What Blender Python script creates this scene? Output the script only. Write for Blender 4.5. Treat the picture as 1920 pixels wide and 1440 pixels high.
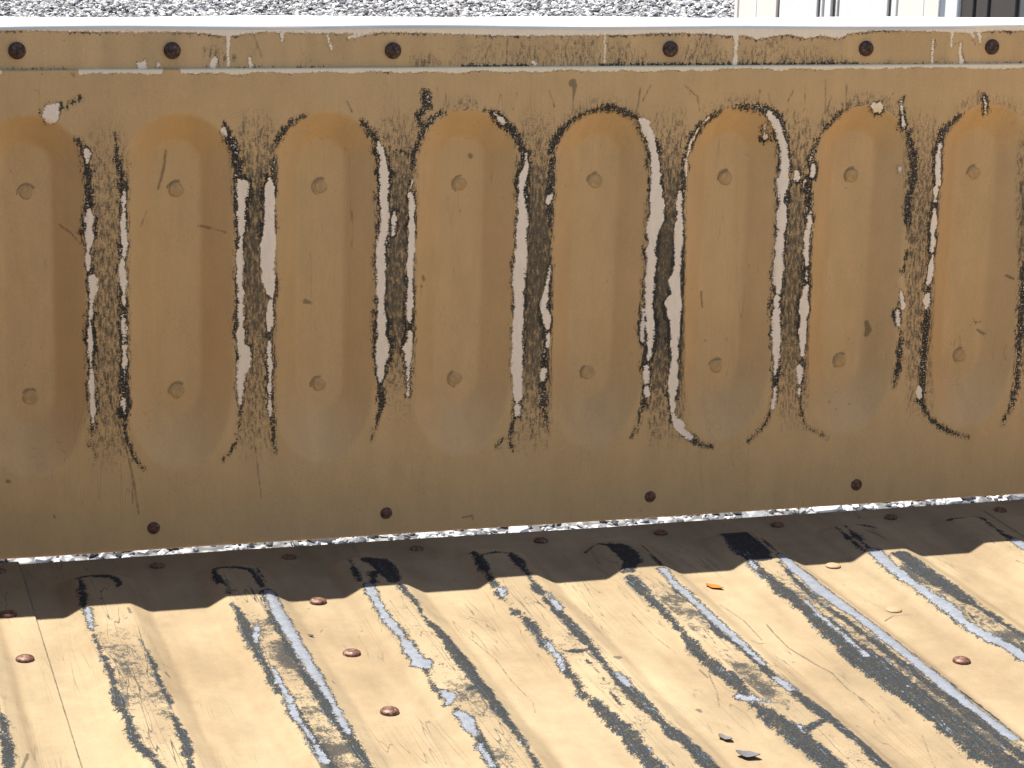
import bpy, math, random
import numpy as np
from mathutils import Matrix, Vector

S = bpy.context.scene
for o in list(bpy.data.objects):
    bpy.data.objects.remove(o)
RND = random.Random(7)
NR = np.random.RandomState(11)

# ------------------------------------------------------------------ camera
yaw, pit, rol = (math.radians(a) for a in (17.1934, 14.1923, 1.6888))
fw = Vector((math.sin(yaw) * math.cos(pit), math.cos(yaw) * math.cos(pit), -math.sin(pit)))
rt = Vector((math.cos(yaw), -math.sin(yaw), 0))
up = rt.cross(fw)
r2 = rt * math.cos(rol) + up * math.sin(rol)
u2 = -rt * math.sin(rol) + up * math.cos(rol)
cam = bpy.data.cameras.new('camera')
cam.sensor_width = 36.0
cam.lens = 4455.09 / 1920 * 36
cam.clip_start, cam.clip_end = 0.05, 1000
co = bpy.data.objects.new('camera', cam)
S.collection.objects.link(co)
M = Matrix((r2, u2, -fw)).transposed().to_4x4()
M.translation = (-0.1784, -1.8861, 0.4972)
co.matrix_world = M
S.camera = co

# ------------------------------------------------------------------ sky, sun, exposure
SUN = Vector((-0.28, 0.346, 1.0)).normalized()          # towards the sun
world = bpy.data.worlds.new('World')
S.world = world
world.use_nodes = True
wn = world.node_tree.nodes
sky = wn.new('ShaderNodeTexSky')
sky.sky_type = 'NISHITA'
sky.sun_disc = False
sky.sun_elevation = math.asin(SUN.z)
sky.sun_rotation = math.atan2(SUN.x, SUN.y)
sky.dust_density = 0.6
world.node_tree.links.new(sky.outputs[0], wn['Background'].inputs[0])
wn['Background'].inputs[1].default_value = 0.08
sl = bpy.data.lights.new('sun', 'SUN')
sl.energy = 5.0
sl.angle = math.radians(0.5)
sl.color = (1.0, 0.96, 0.90)
so = bpy.data.objects.new('sun', sl)
so.rotation_euler = (-SUN).to_track_quat('-Z', 'Y').to_euler()
S.collection.objects.link(so)
S.view_settings.view_transform = 'Standard'
S.view_settings.look = 'None'
S.view_settings.gamma = 1
S.view_settings.use_curve_mapping = False
S.view_settings.exposure = 1.32
S.render.engine = 'CYCLES'
S.cycles.use_adaptive_sampling = True
S.cycles.adaptive_threshold = 0.02
S.cycles.max_bounces = 6
S.cycles.diffuse_bounces = 4
S.cycles.glossy_bounces = 2
S.cycles.transmission_bounces = 0
S.cycles.transparent_max_bounces = 2

# ------------------------------------------------------------------ wear readings, metres on the surfaces
# tailgate (x, z, half width): PR primer laid bare, DK dark undercoat, SC scratches, GRZ grime, TB/TBG/TBE top band
# floor (x, y, half width): FM bare metal, FD dark undercoat, FSC scratches
FLK = [[.41941,-.51447],[.41594,-.48269],[.17944,-.22355]]
PR = [[[.046,.2049,.00105],[.0468,.2019,.00231],[.0471,.1977,.00189],[.0473,.1942,.00084]],[[.048,.1578,.00127],[.0483,.1504,.00338],[.048,.144,.0019],[.0482,.1331,.00317],[.0466,.1245,.00127],[.0461,.1158,.0017],[.0466,.1071,.00106]],[[.0472,.1036,.00127],[.0497,.1004,.00383],[.05,.0938,.00426],[.0495,.0886,.00298],[.049,.0842,.0017],[.0487,.0807,.00107],[.0476,.0631,.00107],[.0472,.0499,.00128],[.0478,.0321,.00129],[.0482,.0142,.0015],[.0486,-.0015,.00129],[.0483,-.0217,.00086]],[[.0761,.1722,.00127],[.0756,.1627,.00128],[.0753,.1541,.00106],[.0749,.1411,.00128],[.0759,.1324,.00192],[.0757,.1193,.0015]],[[.0738,.1158,.00171],[.0737,.1106,.00257],[.075,.093,.00193],[.0752,.0776,.0015]],[[.074,.0666,.00215],[.0746,.0554,.00194],[.0743,.0488,.00129]],[[.0751,.0443,.00173],[.0744,.022,.0013],[.0747,.013,.0013]],[[.0737,-.0004,.00174],[.0743,-.0072,.00195],[.0742,-.0117,.00109]],[[.1572,.2204,.00108],[.1578,.2165,.00087]],[[.1691,.1781,.00131],[.1718,.1737,.00481],[.1722,.1684,.00481],[.1711,.1641,.00328],[.1711,.1518,.00241],[.1711,.1342,.00198],[.1698,.1209,.00154]],[[.1698,.1187,.00198],[.1694,.1032,.00154],[.1703,.0898,.00155],[.1703,.0719,.00155],[.1703,.0494,.002],[.1708,.0413,.00244],[.1734,.0367,.00512],[.1737,.029,.00579],[.173,.0222,.00557],[.1708,.0177,.00334],[.1699,.0087,.00245],[.1697,-.0027,.00223],[.1692,-.0096,.00134]],[[.1941,.1794,.00132],[.1939,.1741,.0033],[.1944,.16,.00419],[.1938,.1424,.00486],[.193,.1247,.00575],[.193,.1069,.00577],[.194,.0935,.00489],[.1953,.0867,.00356],[.1965,.0836,.00111]],[[.1951,.0764,.00156],[.1943,.0666,.00334],[.1943,.0575,.0029],[.1939,.0521,.00156]],[[.1944,.044,.00112],[.1939,.0372,.00246],[.1949,.0212,.00157],[.1949,.0098,.00157],[.1943,.0007,.00135],[.1953,-.02,.0009]],[[.2843,.2076,.00112],[.286,.2023,.00225],[.2893,.1934,.00316],[.2895,.1801,.00362],[.2902,.1668,.00362],[.2905,.1444,.00364],[.29,.131,.00341],[.2879,.123,.00341],[.2884,.104,.00365],[.2888,.0768,.00275],[.2891,.0585,.00367],[.2898,.047,.00368],[.2916,.0355,.0053],[.2912,.0286,.0053],[.2895,.0217,.00346],[.2889,.0125,.00231],[.2892,.006,.00116]],[[.3129,.1641,.00183],[.3135,.1484,.0016],[.3142,.1304,.0016],[.3142,.1191,.00184],[.3125,.1033,.00299],[.3136,.0941,.00207],[.3134,.0759,.00254],[.3135,.0622,.00277],[.3136,.0553,.00093]],[[.3144,.0474,.00162],[.3139,.0392,.00232],[.3122,.0323,.00371],[.3134,.0276,.00162],[.3137,.0114,.00116],[.3133,-.0072,.00093]],[[.2993,.1487,.00114],[.2985,.1398,.0016],[.298,.1308,.00091]],[[.4114,.1958,.00187],[.4117,.1868,.00187],[.4107,.1814,.00351],[.4089,.171,.00328],[.4086,.1597,.00305],[.4102,.1461,.00376],[.41,.1278,.00448],[.4099,.1095,.00472],[.4095,.0911,.00474],[.4098,.0726,.00403],[.4091,.0493,.00404],[.4099,.0306,.00429],[.4091,.0119,.00382],[.4107,-.0023,.00407],[.4106,-.0141,.0036],[.4098,-.0193,.00168]],[[.4101,-.0231,.00336],[.4105,-.0279,.00312]],[[.4338,.1592,.00236],[.4325,.1556,.00284]],[[.4365,.0995,.00072],[.4348,.0879,.00143],[.4317,.0718,.00263],[.4316,.0625,.00215],[.4354,.0539,.00335],[.4359,.0474,.00216]],[[.4362,.0389,.00168],[.4365,.0295,.00072]],[[.4331,.0085,.00193],[.4329,.0014,.00193]],[[.5112,.2242,.00144],[.5167,.2191,.00385],[.5214,.2099,.00337],[.5258,.1985,.00338],[.5279,.1847,.00387],[.5288,.1709,.00461],[.5306,.1524,.0056],[.5315,.1431,.0056],[.5298,.1339,.00585],[.528,.1247,.00415],[.5274,.106,.00367],[.5272,.0826,.00392],[.5273,.059,.00344],[.529,.0495,.0032],[.5298,.0305,.00321],[.5295,.021,.00198],[.5291,.0152,.00124]],[[.5224,.0592,.00098],[.5232,.0307,.00099]],[[.527,.0067,.00173],[.5278,-.0053,.00149]],[[.5281,-.0125,.00248],[.5293,-.0183,.00199]],[[.5509,.1612,.00147],[.5513,.1519,.00245],[.5516,.1427,.0027],[.552,.124,.00368],[.5519,.1053,.00369],[.5519,.0912,.00395],[.5503,.0818,.00592],[.5515,.0724,.0042],[.5498,.062,.00692],[.5507,.0534,.00594],[.5526,.0462,.00446],[.5529,.0295,.00398],[.5531,.0104,.00324],[.5527,-.0088,.00349],[.5527,-.0233,.00275],[.5535,-.0354,.0025],[.5566,-.0429,.00326],[.5611,-.048,.00352]],[[.5554,.1888,.00146],[.5563,.1796,.00195],[.5561,.175,.00098]],[[.6289,.2291,.00149],[.6337,.2236,.00298],[.6388,.2161,.00274],[.642,.2082,.00249],[.6451,.1989,.003],[.6476,.1872,.00275],[.6485,.1755,.00301],[.6473,.1676,.00527],[.6462,.1601,.00326],[.6471,.1498,.00201],[.6473,.1427,.00327],[.6475,.1309,.00429],[.6469,.1167,.00429],[.6462,.1025,.00329],[.647,.093,.00456],[.6472,.0787,.00279],[.6479,.07,.00203]],[[.6462,.0643,.00305],[.6469,.0571,.00229]],[[.647,.0523,.00305],[.6474,.0402,.0028],[.6488,.0257,.00281],[.6487,.0111,.00281],[.6493,.0014,.00179],[.6495,-.0059,.00103]],[[.6499,-.0172,.0018],[.6498,-.024,.0018],[.6487,-.0352,.00154]],[[.6745,.1821,.00126],[.6744,.1727,.00152]],[[.6737,.1407,.00127],[.6738,.1302,.00178],[.6718,.1184,.00254],[.6729,.1017,.00357],[.6735,.0922,.00204],[.6736,.0826,.00204]],[[.6737,.073,.00256],[.6724,.061,.00358],[.6737,.0528,.00487],[.6732,.0441,.00231],[.6734,.0247,.00283],[.6745,.0125,.00155]],[[.6721,.0004,.00258],[.6734,-.007,.00284],[.6735,-.0134,.00155]],[[.6734,-.0192,.00155],[.6741,-.0266,.00078]],[[.6591,.1753,.00252],[.6593,.172,.00352],[.6593,.1683,.00176]],[[.6667,.1672,.00151],[.6659,.1625,.00202]],[[.7274,.2345,.00204],[.7322,.2317,.00459],[.7347,.2289,.00179]],[[.7593,.1782,.00103],[.7605,.1686,.00104]],[[.7654,.0699,.00105],[.7693,.0527,.00105]],[[.7644,.048,.00105],[.7664,.0357,.00105]],[[.794,.1979,.00156],[.7934,.1894,.00235],[.7938,.1751,.00209],[.7954,.1646,.00183]],[[.7933,.1584,.00131],[.7935,.1488,.00183]],[[.794,.1392,.00157],[.794,.1296,.00236],[.793,.1224,.00236],[.7943,.1127,.00132],[.7943,.103,.00211]],[[.7952,.0982,.00158],[.7941,.0885,.00237],[.7929,.0739,.00211]],[[.7925,.0627,.00185],[.7919,.0568,.00291],[.7925,.0519,.00159]],[[.791,-.0237,.00214],[.7919,-.0322,.00187]],[[.0234,.2403,.00207],[.0198,.2353,.006],[.0204,.2319,.00497],[.0228,.2294,.00166]],[[.383,.2306,.00092],[.3882,.2266,.00139],[.3924,.2225,.00116]],[[.7538,.2371,.00077],[.7557,.2253,.00103],[.7586,.2136,.00129]],[[.8339,.2395,.00052],[.8404,.2243,.00053]],[[.5576,-.0478,.00176],[.5655,-.0541,.00252],[.5717,-.0583,.00151]],[[.5559,.1888,.00098],[.5591,.2025,.00122],[.5662,.2162,.00122]],[[.5699,.2198,.00098],[.5745,.2243,.00098]],[[.6281,.2176,.00074],[.6308,.2051,.00075]],[[.3145,.1774,.00046],[.3124,.1699,.00046]],[[.6709,.1868,.00076],[.674,.1937,.00076]]]
DK = [[[.04,.2139,.00167],[.0433,.2084,.00272],[.0465,.1977,.00377],[.048,.1848,.00378],[.0481,.1634,.00337],[.0469,.1418,.0038],[.0469,.1114,.00255],[.049,.0851,.00298],[.0482,.0587,.00256],[.0477,.0232,.00279],[.0482,-.0037,.00344],[.0478,-.0262,.00134],[.0455,-.0374,.0008]],[[.069,.2186,.00084],[.0717,.1972,.00254],[.0741,.18,.00339],[.0751,.1541,.00319],[.0739,.1237,.00342],[.0747,.0842,.00386],[.0743,.0488,.00345],[.0743,.013,.00346],[.0739,-.0185,.00202],[.0768,-.0368,.00135],[.0819,-.0516,.00095],[.0906,-.0604,.00068]],[[.1566,.2247,.0013],[.16,.2152,.00347],[.1652,.2043,.00391],[.1683,.1868,.00436],[.1696,.1694,.00524],[.17,.143,.00351],[.1692,.0988,.00331],[.1701,.0449,.00355],[.1705,.0177,.00356],[.1701,-.0188,.00166],[.1674,-.0393,.00125],[.1616,-.0496,.00139],[.1562,-.0558,.00125]],[[.198,.195,.00264],[.1967,.1797,.00396],[.1937,.1636,.0022]],[[.2001,.2081,.00219],[.2054,.2189,.00219],[.2132,.2261,.00198],[.2229,.2312,.00132]],[[.1954,.08,.00312],[.1946,.053,.00313],[.1942,.0167,.00314],[.1957,-.0154,.00315],[.1981,-.0409,.0014],[.199,-.0526,.00056]],[[.2709,.2245,.00179],[.2763,.2179,.00269],[.2827,.2103,.00292],[.2864,.2023,.0036],[.2893,.1934,.00451],[.2897,.1668,.00544],[.2895,.122,.00501],[.2888,.0768,.00458],[.2909,.0309,.00553],[.2895,.0032,.00324],[.2902,-.0131,.00324],[.2868,-.0292,.00086],[.2824,-.0454,.00058]],[[.3123,.1752,.00228],[.3132,.1484,.00297],[.3136,.1032,.00414],[.3135,.0576,.0037],[.3127,.0277,.00418],[.3136,.0068,.00186]],[[.3226,.2494,.00181],[.3246,.2436,.00499],[.326,.2379,.00318],[.3202,.2327,.00227],[.3171,.2292,.00317],[.3196,.2212,.00182],[.3206,.2128,.00227],[.3172,.204,.00273],[.3141,.1961,.00318],[.313,.1841,.00228]],[[.29,.2045,.0009],[.3004,.2017,.00181],[.3109,.1979,.00227]],[[.3206,.2151,.00182],[.3286,.226,.00273],[.3375,.2316,.00251]],[[.3727,.2339,.00092],[.3797,.2329,.00138],[.3891,.2266,.00301],[.3977,.2171,.00348],[.4045,.2085,.0035],[.4095,.1958,.00421],[.4106,.1778,.00562],[.4102,.1461,.00517],[.41,.091,.00568],[.4098,.0353,.00524],[.4103,-.0118,.0048],[.4088,-.0283,.00268],[.4073,-.0401,.00238],[.4046,-.0471,.00134],[.407,-.062,.00134]],[[.3989,-.0501,.00074],[.3943,-.0566,.00119]],[[.435,.1909,.0033],[.4347,.1728,.00378],[.4339,.1546,.00426],[.436,.1363,.00237],[.4368,.1133,.00119],[.436,.0809,.00334],[.4363,.0436,.00384],[.4337,.0061,.00385],[.4337,-.0224,.00338],[.436,-.0344,.0012],[.4397,-.0442,.0006]],[[.4321,.1955,.00212],[.4355,.2053,.00376],[.4417,.2147,.00353],[.4499,.2227,.00306],[.4582,.2284,.0026],[.4685,.2319,.00189],[.4779,.234,.00237],[.4873,.2344,.00309],[.4994,.2306,.00311],[.5092,.2251,.00336],[.5168,.2168,.00577],[.5247,.2008,.0058],[.5295,.1709,.00679],[.5298,.1432,.00779],[.5281,.106,.00587],[.5278,.0495,.00541],[.5284,.0019,.00396],[.5271,-.0245,.00323],[.5232,-.0364,.00139],[.5188,-.0497,.00154],[.5151,-.0553,.00077]],[[.5527,.1843,.00244],[.554,.1681,.00244],[.5521,.1473,.0049],[.5527,.1053,.00591],[.551,.0676,.0084],[.5531,.0248,.00597],[.5532,-.0185,.0045],[.552,-.0354,.00248],[.5576,-.0478,.00218],[.5666,-.0561,.0025],[.5744,-.0614,.00188],[.5822,-.0657,.00126],[.5909,-.0681,.0011]],[[.5537,.1842,.00244],[.5547,.1934,.00293],[.5589,.2062,.00317],[.5662,.2162,.00293],[.5746,.2234,.00244],[.5831,.2288,.0022]],[[.5985,.2341,.00172],[.6083,.234,.00345],[.6182,.2339,.00395],[.6283,.2301,.00421],[.6377,.2226,.00497],[.6434,.2105,.00499],[.6475,.1919,.00501],[.6483,.1638,.00603],[.6483,.1309,.00555],[.6476,.0834,.00507],[.6479,.045,.00458],[.6498,-.0035,.00333],[.6498,-.0279,.00257],[.6459,-.04,.00159],[.6424,-.0497,.00143],[.6351,-.0577,.0008],[.6263,-.0651,.00064]],[[.6716,.168,.00253],[.6718,.1492,.00355],[.6728,.1113,.00458],[.6743,.0634,.00512],[.6742,.0247,.00411],[.674,-.0046,.00387],[.6745,-.0291,.00181],[.6782,-.0466,.00145],[.6823,-.0542,.00081],[.6963,-.0609,.00081],[.7029,-.0662,.00081]],[[.6712,.1821,.00227],[.673,.1938,.00227],[.6763,.2044,.00202],[.6819,.2123,.00176],[.689,.2187,.00252],[.696,.227,.00303],[.7033,.2315,.00127]],[[.7607,.2135,.00258],[.7657,.2017,.00362],[.7706,.1851,.00467],[.7705,.1661,.0039],[.7677,.1494,.00312],[.7681,.1303,.00365]],[[.7691,.1038,.00157],[.7674,.0844,.0021]],[[.7694,.0307,.00132],[.7688,-.0038,.00318],[.7659,-.021,.00133]],[[.795,.2046,.00364],[.7917,.1942,.00417],[.7929,.1656,.00366],[.7937,.1368,.00367],[.7943,.103,.00369],[.7927,.069,.00317],[.7932,.0298,.00372],[.7936,-.0099,.0032],[.7935,-.0348,.00375],[.7991,-.0461,.002],[.8068,-.0545,.00184],[.817,-.0621,.00151],[.8277,-.0677,.00134],[.8444,-.0726,.00068]],[[.7947,.2084,.00364],[.802,.2153,.00417],[.8117,.2242,.00261],[.8145,.2279,.00131]],[[.8858,.0906,.00216],[.8879,.0559,.00326],[.8893,.016,.00328],[.8897,-.0242,.00384],[.8864,-.0418,.00247],[.8806,-.0567,.00136],[.8784,-.0632,.00068]],[[.0351,.2431,.00104],[.0368,.2444,.00187],[.0384,.2439,.00104]],[[.0401,.2456,.00125],[.0422,.2464,.00166]],[[.0255,.2378,.00104],[.0317,.2402,.00104]]]
SC = [[[.0559,.0273,.00043],[.06,.0128,.00075],[.0654,-.009,.00087],[.0704,-.0237,.00098],[.0737,-.0366,.00087],[.0767,-.0482,.00087],[.0796,-.062,.00077],[.0825,-.0806,.00066],[.0849,-.0982,.00044]],[[.0796,-.0597,.00044],[.0802,-.0896,.00044]],[[.1732,.0085,.00045],[.1786,-.0146,.00036],[.1832,-.0517,.00041],[.1878,-.0916,.00034]],[[.1126,.2008,.00107],[.1112,.1879,.00128],[.1082,.1772,.00107],[.106,.1699,.00064]],[[.4506,.2553,.00376],[.4521,.2535,.00235],[.4516,.2424,.00059],[.4511,.2289,.00059]],[[.096,.1527,.00043],[.0907,.1407,.00043],[.0916,.145,.00043]],[[.139,.1385,.00087],[.1456,.1379,.00109],[.1499,.1374,.00044],[.1586,.1354,.00087]],[[.1816,.295,.00043],[.1846,.2878,.00054],[.1877,.278,.00048]],[[.5105,.2508,.00072],[.51,.2395,.00072],[.5076,.2283,.00072]],[[.5199,.253,.00048],[.5134,.2395,.00048]],[[.5508,.2527,.00048],[.5629,.2426,.00073],[.5655,.2299,.00037]],[[.6805,.2563,.0004],[.6825,.2262,.0004]],[[.7009,.2515,.00063],[.7018,.2306,.00076]],[[.6506,.2473,.00062],[.6467,.2382,.00062]],[[.8281,.2457,.00078],[.8276,.2339,.00105]],[[.7456,.2441,.00051],[.7386,.2349,.00051]],[[.7428,.0356,.00183],[.7448,.0292,.00236],[.7432,.0234,.00157]],[[.8562,.0238,.00135],[.8619,.0201,.00135]],[[.3683,.1925,.00208],[.3688,.1921,.00208]],[[.3263,.0928,.00139],[.3277,.09,.00162]],[[.3246,.0847,.00116],[.3255,.0842,.00116]],[[.3644,-.1191,.00072],[.3725,-.1182,.00096],[.3731,-.1221,.00072]],[[.0151,-.0952,.00086],[.0164,-.0971,.00086]],[[.0259,.1432,.00063],[.0342,.1378,.00063],[.0412,.1298,.00053]],[[-.0211,-.0639,.00149],[-.0194,-.0645,.00149]],[[.5827,.0684,.001],[.5844,.0546,.001]],[[.8747,.0761,.00135],[.8792,.074,.00108]],[[.2573,.2421,.00044],[.2618,.2334,.00056]],[[.4302,.2493,.00047],[.4354,.2358,.00047]],[[.6274,.2452,.00054],[.6322,.2314,.0005]],[[.4656,.2445,.00035],[.467,.2333,.00047]],[[.3408,.2479,.00046],[.3421,.2324,.00046]],[[.6874,.2424,.0005],[.6834,.2276,.00063]],[[.3941,.2936,.00057],[.3938,.2726,.00069]],[[.3804,.2893,.00046],[.3739,.2753,.00057]],[[.4621,.2735,.00071],[.463,.2766,.00059]],[[.6199,.2476,.00074],[.619,.2361,.00074],[.6146,.227,.00049]],[[.6618,.2518,.00037],[.6627,.2297,.00038]]]
GRZ = [[.0635,.1976,.0158,.35],[.0628,.1375,.0159,.45],[.0619,.0676,.0161,.6],[.061,.0054,.0162,.45],[.1829,.1956,.0151,.7],[.183,.1343,.0152,.85],[.1832,.063,.0153,.7],[.1833,-.0004,.0155,.4],[.3004,.1935,.0147,.7],[.3015,.1311,.0148,.85],[.3027,.0585,.015,.9],[.3038,-.006,.0151,.15],[.4188,.1914,.0148,.6],[.4209,.1279,.0149,1],[.4233,.054,.015,1],[.4254,-.0118,.0152,.6],[.5381,.1894,.0153,.7],[.5412,.1247,.0154,1.1],[.5448,.0495,.0156,1.15],[.548,-.0175,.0157,.65],[.6556,.1873,.0138,.6],[.6597,.1215,.0139,.75],[.6645,.0449,.0141,.8],[.6688,-.0233,.0142,.4],[.7764,.1852,.0135,.5],[.7816,.1182,.0136,.6],[.7877,.0403,.0138,.45],[.7931,-.0291,.0139,.35],[.8946,.1832,.0188,.3],[.9009,.1152,.019,.7],[.9083,.036,.0192,.7],[.9149,-.0346,.0194,.3]]
TB = [[[.1487,.2718,.00258],[.1496,.276,.00215]],[[.1608,.2997,.00301],[.1608,.2917,.0015],[.1608,.2819,.00108],[.1608,.2721,.00129]],[[.178,.2776,.00065],[.1789,.2716,.00173]],[[.2049,.2996,.00174],[.2045,.2911,.00065]],[[.0913,.2717,.00464],[.09,.2725,.00211]],[[.1052,.2737,.00064],[.1048,.2716,.00127]],[[.2417,.2953,.00066],[.2453,.2841,.00088]],[[.479,.2974,.00094],[.4796,.2721,.00071]],[[.5965,.299,.00341],[.5975,.2904,.00171],[.5976,.2791,.00122],[.5971,.2705,.0022]],[[.7825,.2899,.00064],[.783,.2699,.00103]],[[.8008,.2987,.00181],[.8005,.2899,.00103],[.8005,.2838,.00052]],[[.8095,.2875,.00065],[.8092,.2782,.00104],[.8115,.2698,.00182]],[[.8179,.2987,.00234],[.8216,.2922,.00104]],[[.8262,.2987,.00182],[.8282,.2875,.00078]],[[.2797,.2978,.00089],[.2598,.2935,.00133]],[[.4167,.2728,.00116],[.4186,.2711,.0014]]]
TBG = [[.1479,.2811,.0063,.8],[.1616,.2768,.0045,.7],[.325,.2725,.0099,1],[.3729,.2722,.036,.5],[.4167,.2724,.027,.75],[.4517,.2744,.027,.85],[.4918,.2742,.0203,.9],[.4581,.2908,.027,.5],[.5085,.2728,.0112,.9],[.559,.2739,.018,.8],[.5809,.2724,.0135,.9],[.5679,.2883,.0135,.6],[.6175,.2736,.0158,.95],[.6423,.2721,.0135,.9],[.6671,.2733,.0158,.85],[.6923,.2709,.009,.7],[.6341,.2858,.0112,.6],[.7943,.2703,.0063,.6],[.743,.2706,.0045,.5],[.1832,.2809,.0036,.3],[.2247,.273,.0067,.45]]
TBE = [[-.018,.2996],[.0065,.2995],[.0311,.2987],[.081,.2982],[.119,.2981],[.1424,.2972],[.1574,.2946],[.1659,.2955],[.1875,.298],[.218,.2975],[.2399,.297],[.2708,.2965],[.2886,.2978],[.32,.2969],[.3517,.2959],[.3837,.295],[.416,.2945],[.4627,.2948],[.5004,.2952],[.5337,.2969],[.553,.2964],[.5724,.2959],[.5894,.2945],[.6016,.2945],[.6165,.2913],[.6311,.2935],[.6458,.2953],[.661,.2916],[.6757,.2943],[.6934,.2916],[.7007,.2957],[.7257,.2984],[.7562,.2983],[.7974,.2969],[.8181,.2959],[.844,.2982],[.8702,.2981]]
FM = [[[.0245,-.1485,.00169],[.023,-.169,.00148],[.0221,-.1927,.00073]],[[.1686,-.1352,.00389],[.1667,-.1566,.00442],[.1655,-.1877,.00473],[.1658,-.224,.00446],[.1654,-.2474,.00477],[.1651,-.2702,.00471],[.1647,-.298,.005],[.1652,-.3145,.0046],[.1656,-.3359,.0035],[.1654,-.3567,.00294],[.165,-.3749,.0024],[.1655,-.397,.00321],[.1643,-.4162,.00334],[.1641,-.4314,.00199]],[[.1444,-.205,.00093],[.1394,-.2301,.00258],[.1366,-.2469,.00109]],[[.1376,-.2975,.0016],[.1376,-.3296,.00209],[.1372,-.3606,.00189],[.1361,-.3903,.00169],[.1379,-.4292,.00165],[.1383,-.4525,.00195],[.1389,-.4752,.00209]],[[.2485,-.1378,.00414],[.246,-.1608,.0037],[.2435,-.2046,.00286],[.2449,-.2413,.00356],[.2447,-.2648,.00314],[.2447,-.2878,.00402],[.2446,-.3058,.00326],[.2439,-.3145,.0018]],[[.2457,-.3138,.00757],[.2464,-.3216,.00287]],[[.2464,-.3718,.0021],[.2482,-.3794,.00487],[.2465,-.3872,.00312],[.2448,-.3949,.00138]],[[.2473,-.4115,.00325],[.2481,-.4255,.00441],[.2464,-.4397,.00437],[.2463,-.452,.00334]],[[.2448,-.4677,.00264],[.2445,-.486,.00213],[.2435,-.5038,.00226]],[[.3489,-.1659,.00139],[.3475,-.1787,.00118]],[[.3498,-.2914,.00186],[.349,-.3051,.0024],[.3476,-.3218,.0022],[.3452,-.3414,.00163]],[[.382,-.1861,.00158],[.381,-.2066,.00215],[.3796,-.2253,.00155]],[[.3783,-.3641,.00216],[.379,-.3782,.00358],[.3781,-.3887,.00178]],[[.4933,-.1505,.00391],[.4902,-.1732,.00285],[.4892,-.1932,.00282],[.4906,-.2094,.0042],[.4896,-.2222,.00318],[.4901,-.2454,.00353],[.4895,-.2764,.00348],[.4901,-.3068,.00304],[.4903,-.3304,.00282],[.49,-.351,.00242],[.4896,-.3701,.00184]],[[.4882,-.3994,.00181],[.4893,-.4136,.00288],[.4898,-.4211,.00179]],[[.4525,-.4148,.00214],[.4557,-.4239,.00249],[.4593,-.432,.00212],[.4655,-.4396,.00176]],[[.4677,-.4871,.00172],[.4664,-.4984,.00205]],[[.6047,-.1385,.00486],[.6031,-.1625,.0048],[.6029,-.1903,.00474],[.6006,-.217,.00671],[.6015,-.2437,.00723],[.6024,-.2696,.00654],[.6044,-.2952,.00607],[.6042,-.3197,.006],[.6042,-.3437,.00612],[.605,-.3672,.0051],[.6047,-.39,.00485],[.6047,-.4123,.00498],[.6044,-.434,.00656],[.6032,-.455,.00559],[.6041,-.4862,.0039],[.6047,-.5163,.0054],[.6046,-.5405,.00481]],[[.5731,-.1419,.0021],[.571,-.1627,.00145]],[[.5775,-.2489,.00199],[.5754,-.2765,.00197],[.5743,-.3132,.00193],[.574,-.343,.0019],[.5734,-.3717,.0015]],[[.687,-.1412,.00557],[.6847,-.1654,.0053],[.6837,-.1936,.0046],[.6822,-.2209,.00392],[.6825,-.2479,.00448],[.6826,-.2741,.00523],[.6834,-.2998,.00536],[.6801,-.3179,.00413],[.6819,-.3367,.00448],[.6832,-.355,.00444],[.6859,-.3699,.0046],[.6882,-.3832,.00495],[.6869,-.4037,.00415]],[[.822,-.141,.00528],[.8188,-.1643,.005]]]
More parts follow.
